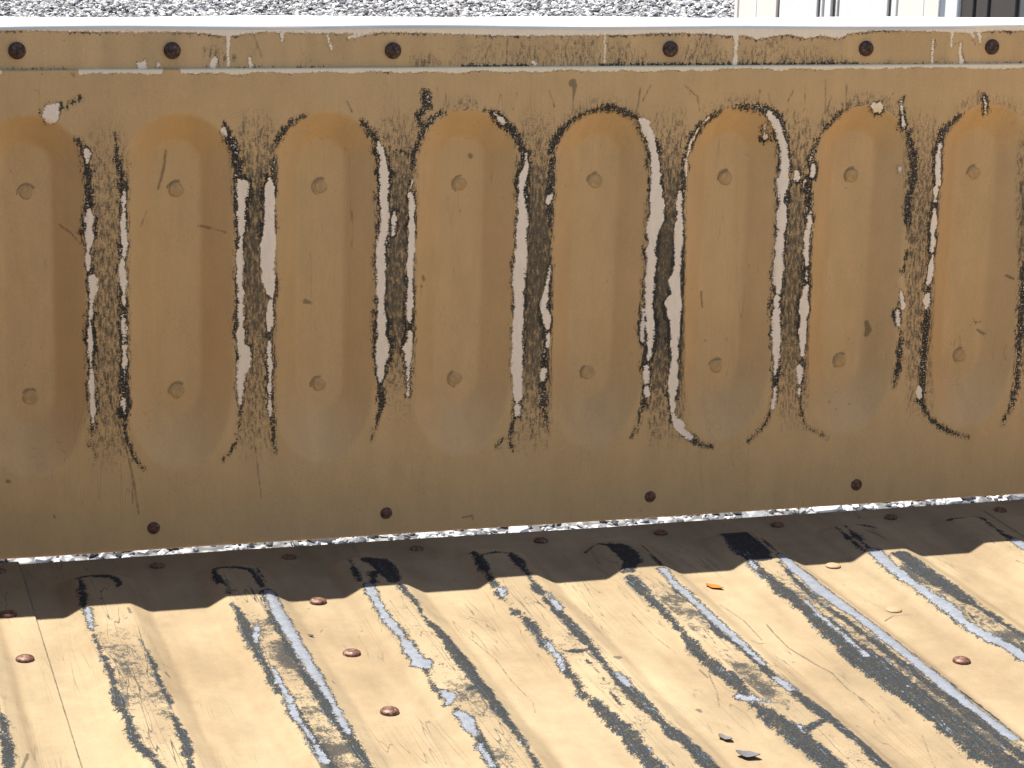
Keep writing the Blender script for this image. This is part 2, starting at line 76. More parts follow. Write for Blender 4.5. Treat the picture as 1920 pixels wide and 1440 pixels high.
FD = [[[.0269,-.0787,.00117],[.026,-.1008,.0025],[.0228,-.1444,.00188],[.0227,-.1749,.00111],[.0223,-.2102,.00145],[.0226,-.2444,.00178],[.0236,-.2667,.00317],[.0238,-.2851,.00244],[.0226,-.3143,.00137],[.0228,-.3348,.00339],[.0238,-.3629,.00334],[.0237,-.3842,.00132],[.0236,-.4078,.00326],[.0251,-.422,.00226],[.0297,-.4456,.00159],[.0498,-.5491,.00165]],[[.0544,-.2173,.00109],[.055,-.2482,.00215],[.0559,-.2684,.00248],[.0557,-.2955,.0028],[.0552,-.3164,.00242],[.0557,-.3523,.00169],[.0544,-.3699,.00168],[.0552,-.4056,.00295],[.0551,-.4242,.00227],[.0528,-.4598,.00222],[.0448,-.5845,.00226]],[[.1338,-.0772,.00099],[.1336,-.0907,.00138],[.1382,-.1248,.00155]],[[.1351,-.1562,.00267],[.1352,-.1873,.00376],[.1345,-.2172,.00481],[.1353,-.2408,.00549],[.1329,-.2744,.00395],[.1344,-.2968,.0032],[.1339,-.3288,.00349],[.137,-.3605,.00412],[.1373,-.3955,.00437],[.1383,-.434,.00395],[.1387,-.4572,.00455],[.1408,-.4801,.00481],[.1504,-.5863,.00496]],[[.1624,-.1364,.00155],[.1585,-.1738,.0019],[.1583,-.2165,.00335],[.1577,-.2399,.00294],[.1567,-.274,.00361],[.1569,-.3018,.00285],[.1578,-.3341,.00455],[.1598,-.3606,.00414],[.1596,-.3956,.00372],[.1615,-.4203,.004],[.1626,-.4395,.00462],[.1637,-.4583,.00424],[.1644,-.4855,.00385],[.1675,-.5966,.00396]],[[.1365,-.2863,.00107],[.1467,-.294,.00143],[.1572,-.2909,.00143]],[[.2449,-.141,.00118],[.243,-.192,.00153],[.2435,-.241,.0015],[.2434,-.2818,.00183],[.2442,-.3101,.00325],[.2445,-.3321,.00214],[.241,-.3527,.00141],[.2418,-.3687,.00245],[.2441,-.3846,.00243],[.2522,-.3793,.00174],[.2583,-.3755,.0014]],[[.2477,-.1547,.00117],[.2439,-.1985,.00134],[.2458,-.2234,.00151],[.2471,-.2595,.00185],[.2492,-.2831,.00183]],[[.2461,-.4053,.00171],[.2517,-.4263,.00203],[.2488,-.4498,.00301],[.246,-.4726,.00396],[.2442,-.5039,.00421],[.2377,-.6177,.00431]],[[.2729,-.1444,.00316],[.2724,-.16,.00314],[.2744,-.1862,.00271],[.2728,-.2084,.00191],[.2728,-.2293,.00303],[.2758,-.2481,.00263],[.2761,-.2717,.00334],[.2754,-.2923,.0055],[.2758,-.3171,.00615],[.2758,-.3413,.00572],[.2749,-.3656,.00635],[.2758,-.3866,.00558],[.2753,-.4069,.00482],[.2749,-.4316,.00408],[.2752,-.4558,.00268],[.2738,-.4789,.00198],[.2664,-.5955,.00203]],[[.261,-.3729,.00245],[.2697,-.3697,.00351]],[[.3462,-.1666,.00238],[.3457,-.1951,.00156],[.3457,-.2167,.00271],[.3492,-.2337,.0023],[.3481,-.2578,.00341],[.3473,-.2873,.00373],[.3481,-.3049,.00333],[.3473,-.333,.00364],[.3465,-.3602,.00323],[.344,-.3863,.00283],[.3455,-.4054,.0042],[.3474,-.4232,.00451],[.3467,-.4479,.00582],[.3494,-.4679,.00609],[.3486,-.4914,.00501],[.3479,-.5143,.00527],[.3494,-.5309,.00555],[.3573,-.6232,.00578]],[[.3778,-.1667,.00279],[.3764,-.1953,.00354],[.377,-.221,.00311],[.3764,-.2433,.00384],[.3781,-.2644,.00418],[.3767,-.2879,.00413],[.3772,-.3055,.00298],[.376,-.3337,.0033],[.3748,-.3611,.00361],[.3754,-.3828,.00535],[.3758,-.3987,.00602],[.3764,-.4195,.00595],[.3771,-.4449,.00517],[.3776,-.4647,.00409],[.3788,-.4823,.00574],[.3821,-.4991,.00435],[.3825,-.5177,.00596],[.3838,-.5388,.00556],[.3891,-.6317,.00579]],[[.3491,-.3016,.00093],[.3561,-.3123,.00129],[.3651,-.3166,.00184],[.3769,-.3124,.00185]],[[.3653,-.3347,.00046],[.3656,-.3699,.00054],[.3613,-.4058,.00061],[.3601,-.423,.0007]],[[.4604,-.1601,.00285],[.46,-.187,.00482],[.4597,-.2067,.00437],[.4592,-.2324,.00353],[.4589,-.2512,.00428],[.4586,-.2697,.00347],[.4561,-.2994,.0019],[.4549,-.3249,.00449],[.4554,-.3457,.00481],[.4559,-.3659,.0044],[.4567,-.3848,.00508],[.4576,-.4033,.00503],[.4561,-.422,.00249],[.4566,-.4407,.00282],[.4574,-.4581,.00523],[.4589,-.4733,.00588],[.4611,-.4914,.00685],[.4618,-.5126,.0071],[.4631,-.5316,.00736],[.4627,-.5543,.00759],[.4606,-.6499,.00788]],[[.4881,-.1728,.00102],[.4839,-.1987,.00241],[.4846,-.2185,.00358],[.4861,-.2382,.00197],[.485,-.2755,.00193],[.4821,-.3051,.0038],[.4856,-.3235,.00415],[.4868,-.3469,.00372],[.4879,-.3753,.0044],[.4871,-.397,.00508],[.4902,-.4191,.00574],[.4914,-.4403,.00532],[.4933,-.4591,.00562],[.4954,-.4816,.0052],[.4962,-.5062,.00513],[.499,-.5259,.00575],[.4979,-.5534,.006],[.4938,-.6496,.00622]],[[.4584,-.5024,.0034],[.4749,-.4917,.00275],[.4891,-.4822,.00346]],[[.5733,-.1448,.00377],[.5723,-.1728,.00455],[.5714,-.1973,.0049],[.5716,-.2241,.00524],[.5719,-.2502,.00597],[.5717,-.2819,.00784],[.5714,-.3126,.00849],[.5712,-.3423,.0095],[.571,-.3712,.01048],[.5723,-.4051,.01103],[.5736,-.4378,.01084],[.5748,-.4694,.01066],[.576,-.4999,.01048],[.5749,-.5337,.01097],[.5761,-.5622,.01079],[.5795,-.6474,.01129]],[[.5955,-.1538,.00168],[.5913,-.1947,.00287],[.5886,-.2277,.00323],[.586,-.2597,.00278],[.5897,-.292,.00313],[.5907,-.3288,.00384],[.5907,-.3664,.00377],[.5927,-.3985,.00408],[.5926,-.442,.00543],[.5949,-.479,.0071],[.5948,-.519,.00625],[.5947,-.5572,.0051],[.5945,-.6458,.00532]],[[.6129,-.1503,.00084],[.6102,-.2055,.00102],[.6096,-.2686,.00119],[.6121,-.3215,.00136],[.6146,-.3716,.00151],[.6142,-.4415,.00182],[.615,-.4886,.00213],[.6134,-.5377,.00207],[.6104,-.6303,.00216]],[[.706,-.1554,.00769],[.7048,-.1782,.00846],[.7039,-.2048,.00877],[.7046,-.2324,.00824],[.7049,-.2553,.00815],[.7047,-.2788,.00725],[.7062,-.2984,.00319],[.7077,-.3177,.00277],[.7075,-.3398,.00274],[.7095,-.3572,.00272],[.7204,-.4492,.00285]],[[.6835,-.1507,.00107],[.6816,-.1959,.00125],[.6821,-.2344,.00143],[.6814,-.2738,.00161],[.6819,-.3096,.00198],[.6928,-.3019,.00238],[.6829,-.343,.00194],[.6863,-.3875,.0019],[.6936,-.4816,.00199]],[[.6861,-.3192,.00079],[.6912,-.3532,.00097],[.7012,-.3768,.00115],[.73,-.4448,.00123]],[[.0273,-.0761,.00156],[.034,-.0722,.00156],[.0424,-.0727,.00156],[.0503,-.077,.00195],[.0548,-.0846,.00312],[.0559,-.0954,.0031],[.0522,-.1038,.00154]],[[.1348,-.076,.00159],[.1454,-.0728,.00199],[.1548,-.0761,.00239],[.1622,-.0832,.00259],[.1651,-.1001,.00257],[.1648,-.1239,.00234]],[[.1693,-.0737,.0008],[.1706,-.1119,.00079]],[[.1337,-.0974,.00157],[.1335,-.108,.00137]],[[.1355,-.1281,.00194],[.1354,-.1358,.00174]],[[.2489,-.0709,.00163],[.2454,-.0939,.00161],[.2433,-.1274,.00158]],[[.2614,-.0792,.0061],[.2708,-.0868,.01015],[.2705,-.1061,.01006],[.2696,-.133,.00516]],[[.2584,-.1104,.00481],[.2539,-.1323,.00396]],[[.3522,-.0755,.00145],[.3531,-.0886,.00371],[.352,-.1067,.00368],[.3498,-.1298,.00283],[.3483,-.1565,.00279]],[[.3581,-.0839,.00248],[.371,-.0794,.00208],[.3807,-.0858,.0029],[.3828,-.1047,.0037],[.3804,-.1321,.00264],[.3786,-.1642,.0028]],[[.4511,-.0787,.00105],[.4609,-.0748,.00191],[.4698,-.0796,.00254],[.4758,-.0897,.00886],[.4768,-.1073,.00921],[.4741,-.1282,.00704],[.4641,-.1471,.00533]],[[.4988,-.0857,.00106],[.4971,-.1231,.00167],[.4949,-.1481,.00206]],[[.5757,-.0716,.0026],[.5885,-.0803,.01514],[.5874,-.1012,.01628],[.5844,-.1227,.01484],[.583,-.1354,.0118]],[[.6067,-.0902,.0013],[.6041,-.1312,.0017]],[[.6829,-.0705,.00133],[.6815,-.0904,.00153],[.6802,-.1205,.0013],[.6798,-.1397,.00129]],[[.6921,-.0693,.00133],[.6894,-.0951,.00197],[.6867,-.1248,.00194],[.686,-.1454,.00171]],[[.7061,-.0722,.00266],[.7159,-.082,.00221]],[[.7061,-.0722,.00089],[.7129,-.072,.00089]],[[.7905,-.0753,.00225],[.803,-.0682,.00294],[.8165,-.0677,.00204],[.8245,-.0726,.00181],[.8232,-.0852,.00113],[.8198,-.1113,.00178],[.8203,-.1345,.00264],[.823,-.254,.00275]],[[-.0592,-.351,.00165],[-.0585,-.375,.00293],[-.0589,-.4027,.00384],[-.0614,-.4379,.00408],[-.0704,-.5644,.00413]]]
FSC = [[[.8468,-.0361,.00092],[.8459,-.0721,.00091],[.8456,-.1119,.00089],[.8444,-.2371,.00093]],[[.5149,-.2224,.0005],[.5194,-.2618,.00049],[.5165,-.3066,.00048]],[[.5338,-.2737,.00078],[.5316,-.2917,.00077]],[[.5322,-.2796,.00049],[.5296,-.3273,.00076],[.5356,-.3634,.00084],[.5405,-.3814,.00074],[.5385,-.4139,.00055],[.541,-.4357,.00054],[.5412,-.4618,.00035]],[[.2965,-.2308,.00038],[.3019,-.2715,.00047],[.3057,-.3012,.00046],[.3047,-.3455,.00045],[.3068,-.378,.00035]],[[.3118,-.2069,.00077],[.3226,-.2217,.00058]],[[.5039,-.3158,.00114],[.5174,-.3128,.00095]],[[.1764,-.3255,.00088],[.1769,-.3299,.00088]],[[.3886,-.3331,.00221],[.3962,-.3235,.00148]],[[.4386,-.2279,.00059],[.4382,-.2835,.00038],[.442,-.3198,.00037]],[[.6281,-.2879,.00099],[.6403,-.2778,.0008],[.6515,-.2777,.0006],[.6578,-.279,.0004]],[[.4493,-.3667,.00046],[.4432,-.3979,.00045],[.4336,-.4273,.00035]],[[.4463,-.3549,.00074],[.4465,-.3716,.00073]],[[.4177,-.4319,.0014],[.4173,-.4277,.00211]],[[.5532,-.5046,.00035],[.5416,-.5403,.00034],[.5324,-.5704,.00033],[.4975,-.6853,.00034]],[[.5394,-.4301,.00054],[.5375,-.4609,.00044]],[[.2496,-.3278,.00036],[.2495,-.3354,.00045]],[[-.0484,-.4232,.00111],[-.0467,-.4128,.00096],[-.0511,-.4332,.00095],[-.0767,-.5523,.00096]],[[.0628,-.2863,.00123],[.0647,-.2942,.00088]],[[.0548,-.1514,.00094],[.0552,-.1638,.0015]],[[.3075,-.3886,.00035],[.3036,-.4062,.00038]],[[.191,-.2176,.00056],[.1942,-.2122,.00047]]]

# ------------------------------------------------------------------ node helpers
class N:
    def __init__(s, name):
        s.m = bpy.data.materials.new(name)
        s.m.use_nodes = True
        s.t = s.m.node_tree
        s.b = s.t.nodes['Principled BSDF']
        tc = s.t.nodes.new('ShaderNodeTexCoord')
        s.co = tc.outputs['Object']
    def ln(s, a, b):
        if isinstance(a, (int, float)):
            b.default_value = a
        elif isinstance(a, tuple):
            b.default_value = a if len(a) == len(b.default_value) else a + (1,)
        else:
            s.t.links.new(a, b)
    def m2(s, op, a, b=0.0, c=None, clamp=False):
        n = s.t.nodes.new('ShaderNodeMath'); n.operation = op; n.use_clamp = clamp
        s.ln(a, n.inputs[0]); s.ln(b, n.inputs[1])
        if c is not None: s.ln(c, n.inputs[2])
        return n.outputs[0]
    def add(s, a, b): return s.m2('ADD', a, b)
    def mul(s, a, b): return s.m2('MULTIPLY', a, b)
    def mx(s, a, b): return s.m2('MAXIMUM', a, b)
    def step(s, v, lo, hi, o0=0.0, o1=1.0):
        n = s.t.nodes.new('ShaderNodeMapRange'); n.interpolation_type = 'SMOOTHSTEP'
        s.ln(v, n.inputs['Value']); s.ln(lo, n.inputs['From Min']); s.ln(hi, n.inputs['From Max'])
        s.ln(o0, n.inputs['To Min']); s.ln(o1, n.inputs['To Max'])
        return n.outputs[0]
    def attr(s, name):
        n = s.t.nodes.new('ShaderNodeAttribute'); n.attribute_name = name
        return n.outputs['Fac']
    def acol(s, name):
        n = s.t.nodes.new('ShaderNodeAttribute'); n.attribute_name = name
        return n.outputs['Color']
    def mapped(s, scale=(1, 1, 1), rot=(0, 0, 0), loc=(0, 0, 0)):
        n = s.t.nodes.new('ShaderNodeMapping')
        s.ln(s.co, n.inputs[0]); n.inputs['Scale'].default_value = scale
        n.inputs['Rotation'].default_value = rot; n.inputs['Location'].default_value = loc
        return n.outputs[0]
    def noise(s, scale, detail=3.0, rough=0.55, vec=None, dist=0.0):
        n = s.t.nodes.new('ShaderNodeTexNoise')
        s.ln(vec if vec is not None else s.co, n.inputs['Vector'])
        n.inputs['Scale'].default_value = scale; n.inputs['Detail'].default_value = detail
        n.inputs['Roughness'].default_value = rough; n.inputs['Distortion'].default_value = dist
        return n.outputs['Fac']
    def cn(s, scale, amp, detail=3.0, rough=0.55, vec=None, dist=0.0):      # centred noise
        return s.mul(s.add(s.noise(scale, detail, rough, vec, dist), -0.5), amp)
    def mix(s, f, a, b):
        n = s.t.nodes.new('ShaderNodeMix'); n.data_type = 'RGBA'
        s.ln(f, n.inputs[0]); s.ln(a, n.inputs[6]); s.ln(b, n.inputs[7])
        return n.outputs[2]
    def scalec(s, col, f):
        n = s.t.nodes.new('ShaderNodeVectorMath'); n.operation = 'SCALE'
        s.ln(col, n.inputs[0]); s.ln(f, n.inputs['Scale'])
        return n.outputs[0]
    def hair(s, scale, rot, stretch, thr, vec_axis=2):      # hairline scratches: thin iso-lines of a stretched noise
        sc = [1.0, 1.0, 1.0]; sc[vec_axis] = stretch
        v = s.mapped(tuple(sc), rot, (scale * .013, scale * .007, 0))
        n = s.noise(scale, 2.0, 0.5, v, 0.0)
        d = s.m2('ABSOLUTE', s.add(n, -0.5))
        return s.step(d, 0.0, thr, 1.0, 0.0)
    def out(s, col, rough=0.7, metal=0.0, bump=None, bs=0.3, bd=0.001, spec=0.35):
        s.ln(col, s.b.inputs['Base Color']); s.ln(rough, s.b.inputs['Roughness'])
        s.ln(metal, s.b.inputs['Metallic']); s.b.inputs['Specular IOR Level'].default_value = spec
        if bump is not None:
            n = s.t.nodes.new('ShaderNodeBump'); n.inputs['Strength'].default_value = bs
            n.inputs['Distance'].default_value = bd
            s.ln(bump, n.inputs['Height']); s.ln(n.outputs[0], s.b.inputs['Normal'])
        return s.m

TAN = (0.365, 0.280, 0.158)
DARK = (0.020, 0.020, 0.017)
PRIMER = (0.95, 0.79, 0.61)

def mat_wall():
    s = N('worn_tan_paint')
    vs2 = s.mapped((1, 1, 0.4))
    F1 = s.add(s.noise(900, 2.0, .68, s.mapped((.45, 1, 1))), -.5)
    F3 = s.add(s.noise(420, 4.5, .78, s.mapped((1, 1, 0.32))), -.5)
    F2 = s.add(s.noise(1900, 1.0), -.5)
    tone, hue = s.attr('tone'), s.attr('hue')
    f = s.add(s.add(1.0, tone), s.add(s.mul(F2, .50), s.mul(F3, .20)))
    col = s.scalec(s.mix(hue, (0.625, 0.400, 0.178), (0.600, 0.394, 0.188)), f)
    # grime, mottled and streaked downwards
    g = s.attr('grime')
    gm = s.step(s.add(s.add(s.mul(F3, 4.8), s.mul(F1, 1.8)), s.add(s.mul(g, 1.15), -.48)), -.55, .72)
    gm = s.mul(gm, s.step(g, 0.0, 0.25, 0.0, .92))
    gcol = s.mix(s.step(F1, -.12, .14), (0.028, 0.028, 0.023), (0.115, 0.098, 0.066))
    col = s.mix(gm, col, gcol)
    h = s.mx(s.hair(46, (0, .22, 0), .035, .0016), s.hair(38, (0, -.3, 0), .03, .0014))
    hm = s.mul(s.mul(h, s.attr('hairs')), .55)
    a_p, a_d = s.attr('primer'), s.attr('dark')
    # dark undercoat: ragged, of uneven width round the bare patches and along the rims
    dk = s.add(s.mx(a_d, s.add(a_p, s.attr('halo'))), s.add(s.mul(F3, 15.0), s.mul(F1, 8.0)))
    dmask = s.mul(s.step(dk, -.8, 1.1), s.step(F1, -.22, -.02, .6, .98))
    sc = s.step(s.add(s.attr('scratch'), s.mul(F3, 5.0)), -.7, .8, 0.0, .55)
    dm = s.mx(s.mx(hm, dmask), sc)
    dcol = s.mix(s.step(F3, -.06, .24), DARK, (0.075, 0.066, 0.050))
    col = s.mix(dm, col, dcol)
    # bare primer, with small flecks of it inside the dark
    pm = s.step(s.add(a_p, s.add(s.mul(F1, 5.5), s.mul(F3, 4.5))), -.2, .2)
    chips = s.mul(s.step(s.add(F1, s.mul(F3, .55)), .125, .150), s.step(a_d, .6, 2.2))
    pm = s.mx(pm, s.mul(chips, .95))
    pcol = s.scalec(s.mix(s.attr('warm'), PRIMER, (0.93, 0.76, 0.50)), s.add(1.0, s.mul(F3, .35)))
    col = s.mix(pm, col, pcol)
    return s.out(col, s.add(.66, s.mul(dm, .15)), 0.0, None, 0, 0, .28)

def mat_floor():
    s = N('worn_tan_floor_paint')
    F1 = s.add(s.noise(620, 2.5, .72), -.5)
    F3 = s.add(s.noise(170, 5.0, .80, s.mapped((1, .8, 1))), -.5)
    F2 = s.add(s.noise(1300, 1.0), -.5)
    tone, hue = s.attr('tone'), s.attr('hue')
    f = s.add(s.add(1.0, tone), s.add(s.mul(F2, .28), s.mul(F3, .25)))
    col = s.mix(hue, (0.260, 0.199, 0.118), (0.218, 0.160, 0.092))
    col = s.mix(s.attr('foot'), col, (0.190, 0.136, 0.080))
    col = s.scalec(col, f)
    g = s.attr('grime')
    gm = s.step(s.add(s.add(s.mul(F3, 1.7), s.mul(F1, 1.0)), s.add(s.mul(g, 1.0), -.62)), -.14, .20)
    gm = s.mul(gm, s.step(g, 0, .2, 0, .88))
    hr = s.mx(s.hair(60, (0, 0, .5), .045, .0050, 1), s.mx(s.hair(70, (0, 0, -.9), .045, .0045, 1), s.hair(52, (0, 0, 1.7), .05, .0045, 1)))
    hg = s.mul(hr, s.step(s.add(s.mul(F3, .9), g), .14, .40, 0.0, .9))
    hl = s.mul(hr, s.attr('hairs'))
    dm = s.mx(s.mx(gm, hg), s.mul(hl, .55))
    a_p, a_d = s.attr('primer'), s.attr('dark')
    dk = s.add(s.mx(a_d, s.add(a_p, 1.5)), s.add(s.mul(F3, 15.0), s.add(s.mul(F1, 8.0), .25)))
    dmask = s.mul(s.step(dk, -.7, 1.0), s.step(s.add(F3, F1), -.26, -.04, .62, .98))
    sc = s.step(s.add(s.attr('scratch'), s.mul(F3, 2.6)), -.4, .45, 0.0, .6)
    dm = s.mx(s.mx(dm, dmask), sc)
    dcol = s.mix(s.step(s.add(F1, s.mul(F3, .5)), -.10, .22), (0.008, 0.010, 0.012), (0.034, 0.041, 0.046))
    dcol = s.mix(s.mul(s.mul(hr, dmask), s.step(F3, .0, .14)), dcol, (0.22, 0.25, 0.26))
    col = s.mix(dm, col, dcol)
    pm = s.step(s.add(a_p, s.add(s.mul(F1, 8.0), s.add(s.mul(F3, 11.0), -.25))), -.3, .3)
    mcol = s.scalec(s.mix(s.step(F3, -.2, .25), (0.140, 0.150, 0.168), (0.195, 0.208, 0.230)), s.add(1.0, s.mul(F1, .5)))
    col = s.mix(pm, col, mcol)
    return s.out(col, s.add(.88, s.mul(pm, -.25)), s.mul(pm, .1), None, 0, 0, .15)

def mat_simple(name, col, var=.25, scale=60, rough=.7, metal=0., stretch=(1, 1, 1), bs=.3, bd=.001):
    s = N(name)
    v = s.mapped(stretch)
    f = s.add(s.add(1.0, s.cn(scale, var, 4, .65, v)), s.cn(scale * 9, var * .7, 3, .7, v))
    return s.out(s.scalec(col, f), rough, metal, s.cn(scale * 3, 1.0, 3, .6, v), bs, bd)

def mat_bolt():
    s = N('rusted_bolt')
    c = s.mix(s.step(s.noise(330, 4, .7), .38, .62), (0.030, 0.017, 0.013), (0.115, 0.060, 0.042))
    c = s.mix(s.step(s.noise(260, 3, .6, s.mapped((1, 1, 1), (0, 0, 0), (3, 1, 2))), .60, .70, 0, .6), c, (0.22, 0.15, 0.11))
    return s.out(c, .62, .1, s.cn(600, 1.0, 3), .5, .0006)

def mat_bolt_floor():
    s = N('rusted_floor_bolt')
    c = s.mix(s.step(s.noise(300, 4, .7), .36, .62), (0.055, 0.025, 0.018), (0.17, 0.080, 0.052))
    c = s.mix(s.step(s.noise(200, 3, .6, s.mapped((1, 1, 1), (0, 0, 0), (3, 1, 2))), .58, .66, 0, .8), c, (0.30, 0.21, 0.14))
    return s.out(c, .5, .2, s.cn(600, 1.0, 3), .5, .0006)

def mat_cap():
    s = N('bare_top_edge')
    c = s.mix(s.step(s.noise(60, 4, .7, s.mapped((.15, 1, 1))), .35, .7), (0.72, 0.70, 0.64), (0.60, 0.60, 0.60))
    return s.out(c, .38, .0, s.cn(400, 1, 3), .2, .0004, .5)

def mat_stone():
    s = N('gravel_stone')
    c = s.acol('tint')
    return s.out(s.scalec(c, s.add(1.0, s.cn(90, .5, 4, .7))), .85, 0, s.cn(160, 1, 3), .5, .004, .2)

def mat_ground():
    s = N('gravel_ground')
    n = s.t.nodes.new('ShaderNodeTexVoronoi'); n.inputs['Scale'].default_value = 26
    s.ln(s.co, n.inputs['Vector'])
    sep = s.t.nodes.new('ShaderNodeSeparateColor'); s.ln(n.outputs['Color'], sep.inputs[0])
    c = s.mix(sep.outputs[0], (0.16, 0.155, 0.15), (0.50, 0.47, 0.44))
    c = s.mix(s.step(n.outputs['Distance'], .25, .6), c, (0.10, 0.095, 0.09))
    return s.out(s.scalec(c, s.add(1.0, s.cn(2.0, .3, 4))), .9, 0, s.m2('MULTIPLY', n.outputs['Distance'], -1.0), .8, .02, .15)

MW, MB, MF = mat_wall(), None, mat_floor()
MB = MW
MBOLT, MBOLTF, MCAP = mat_bolt(), mat_bolt_floor(), mat_cap()
MTAN = mat_simple('plain_tan_paint', (0.56, 0.36, 0.17), .18, 50)

# ------------------------------------------------------------------ object helpers
COL = S.collection
def thing(name, loc, label, cat, group=None):
    o = bpy.data.objects.new(name, None)
    o.empty_display_size = .05
    o.location = loc
    COL.objects.link(o)
    o['label'] = label; o['category'] = cat
    if group: o['group'] = group
    return o

def mesh_obj(name, verts, faces, mat, parent=None, smooth=True, attrs=None):
    me = bpy.data.meshes.new(name)
    verts = np.asarray(verts, np.float32)
    if isinstance(faces, np.ndarray) and faces.ndim == 2:
        nf, k = faces.shape
        me.vertices.add(len(verts)); me.vertices.foreach_set('co', verts.ravel())
        me.loops.add(nf * k); me.loops.foreach_set('vertex_index', faces.astype(np.int32).ravel())
        me.polygons.add(nf); me.polygons.foreach_set('loop_start', np.arange(0, nf * k, k, dtype=np.int32))
        me.update(calc_edges=True)
    else:
        me.from_pydata([tuple(map(float, v)) for v in verts], [], faces)
        me.update()
    me.polygons.foreach_set('use_smooth', np.full(len(me.polygons), smooth))
    for k, v in (attrs or {}).items():
        v = np.asarray(v, np.float32)
        if v.ndim == 1:
            me.attributes.new(k, 'FLOAT', 'POINT').data.foreach_set('value', v)
        else:
            me.attributes.new(k, 'FLOAT_COLOR', 'POINT').data.foreach_set('color', v.ravel())
    me.materials.append(mat)
    o = bpy.data.objects.new(name, me)
    COL.objects.link(o)
    if parent:
        root = parent
        off = Vector(parent.location)
        if parent.parent: off = off + Vector(parent.parent.location)
        o.parent = parent
        o.location = -off            # mesh data in world metres
        if parent.type == 'MESH': o.location = (0, 0, 0)
    return o

def box_vf(x0, x1, y0, y1, z0, z1):
    v = [(x0, y0, z0), (x1, y0, z0), (x1, y1, z0), (x0, y1, z0), (x0, y0, z1), (x1, y0, z1), (x1, y1, z1), (x0, y1, z1)]
    f = [(0, 3, 2, 1), (4, 5, 6, 7), (0, 1, 5, 4), (1, 2, 6, 5), (2, 3, 7, 6), (3, 0, 4, 7)]
    return v, f

def axis_grid(stops):       # [(start, step), ..., end]
    out = []
    for (a, st), b in zip(stops[:-1], [s[0] if isinstance(s, tuple) else s for s in stops[1:]]):
        n = max(1, int(round((b - a) / st)))
        out.append(np.linspace(a, b, n, endpoint=False))
    out.append(np.array([stops[-1]]))
    return np.concatenate(out)

def grid_faces(nu, nv):
    i = np.arange(nu - 1)[:, None] * nv + np.arange(nv - 1)[None, :]
    return np.stack([i, i + nv, i + nv + 1, i + 1], -1).reshape(-1, 4)

def sub_mesh(name, V, F, keep, mat, parent, attrs):
    f = F[keep]
    used, inv = np.unique(f.ravel(), return_inverse=True)
    return mesh_obj(name, V[used], inv.reshape(-1, 4), mat, parent, True, {k: a[used] for k, a in attrs.items()})

def poly_field(px, pz, polys, cap=4e-3):
    """signed distance in mm (positive inside) to a set of tapered strokes"""
    out = np.full(px.shape, -8.0, np.float32)
    for pl in polys:
        a = np.array(pl, float)
        m = (px > a[:, 0].min() - .012) & (px < a[:, 0].max() + .012) & (pz > a[:, 1].min() - .012) & (pz < a[:, 1].max() + .012)
        if not m.any(): continue
        x, z = px[m], pz[m]
        best = np.full(x.shape, -8.0)
        for (x0, z0, w0), (x1, z1, w1) in zip(a[:-1], a[1:]):
            dx, dz = x1 - x0, z1 - z0
            L = dx * dx + dz * dz + 1e-12
            t = np.clip(((x - x0) * dx + (z - z0) * dz) / L, 0, 1)
            d = np.hypot(x - x0 - t * dx, z - z0 - t * dz)
            best = np.maximum(best, (w0 + (w1 - w0) * t - d) * 1000)
        out[m] = np.maximum(out[m], best)
    return np.clip(out, -8, 8)

def ramp(t, r):             # linear ramp 0..1 with rounded corners of size r
    f = lambda u: np.where(u <= -r, 0, np.where(u >= r, u, (u + r) ** 2 / (4 * r)))
    return f(t) - f(t - 1)

def vnoise(x, y, scale, seed):
    rs = np.random.RandomState(seed); T = rs.rand(64, 64)
    u, v = x * scale + 31.7, y * scale + 17.3
    i, j = np.floor(u).astype(int), np.floor(v).astype(int)
    fu, fv = u - i, v - j
    fu, fv = fu * fu * (3 - 2 * fu), fv * fv * (3 - 2 * fv)
    g = lambda a, b: T[a % 64, b % 64]
    return (g(i, j) * (1 - fu) + g(i + 1, j) * fu) * (1 - fv) + (g(i, j + 1) * (1 - fu) + g(i + 1, j + 1) * fu) * fv

def fbm(x, y, scale, octs, seed, gain=.55):
    out = 0; a = 1.0; tot = 0
    for o in range(octs):
        out = out + a * (vnoise(x + .37 * o, y - .21 * o, scale * 2.03 ** o, seed + o) - .5)
        tot += a; a *= gain
    return out / tot * 2          # about -0.6 .. 0.6

# ------------------------------------------------------------------ ground
GZ = -0.98
grd = mesh_obj('ground', [(-300, -300, GZ), (300, -300, GZ), (300, 300, GZ), (-300, 300, GZ)], [(0, 1, 2, 3)], mat_ground(), None, False)
grd['kind'] = 'structure'

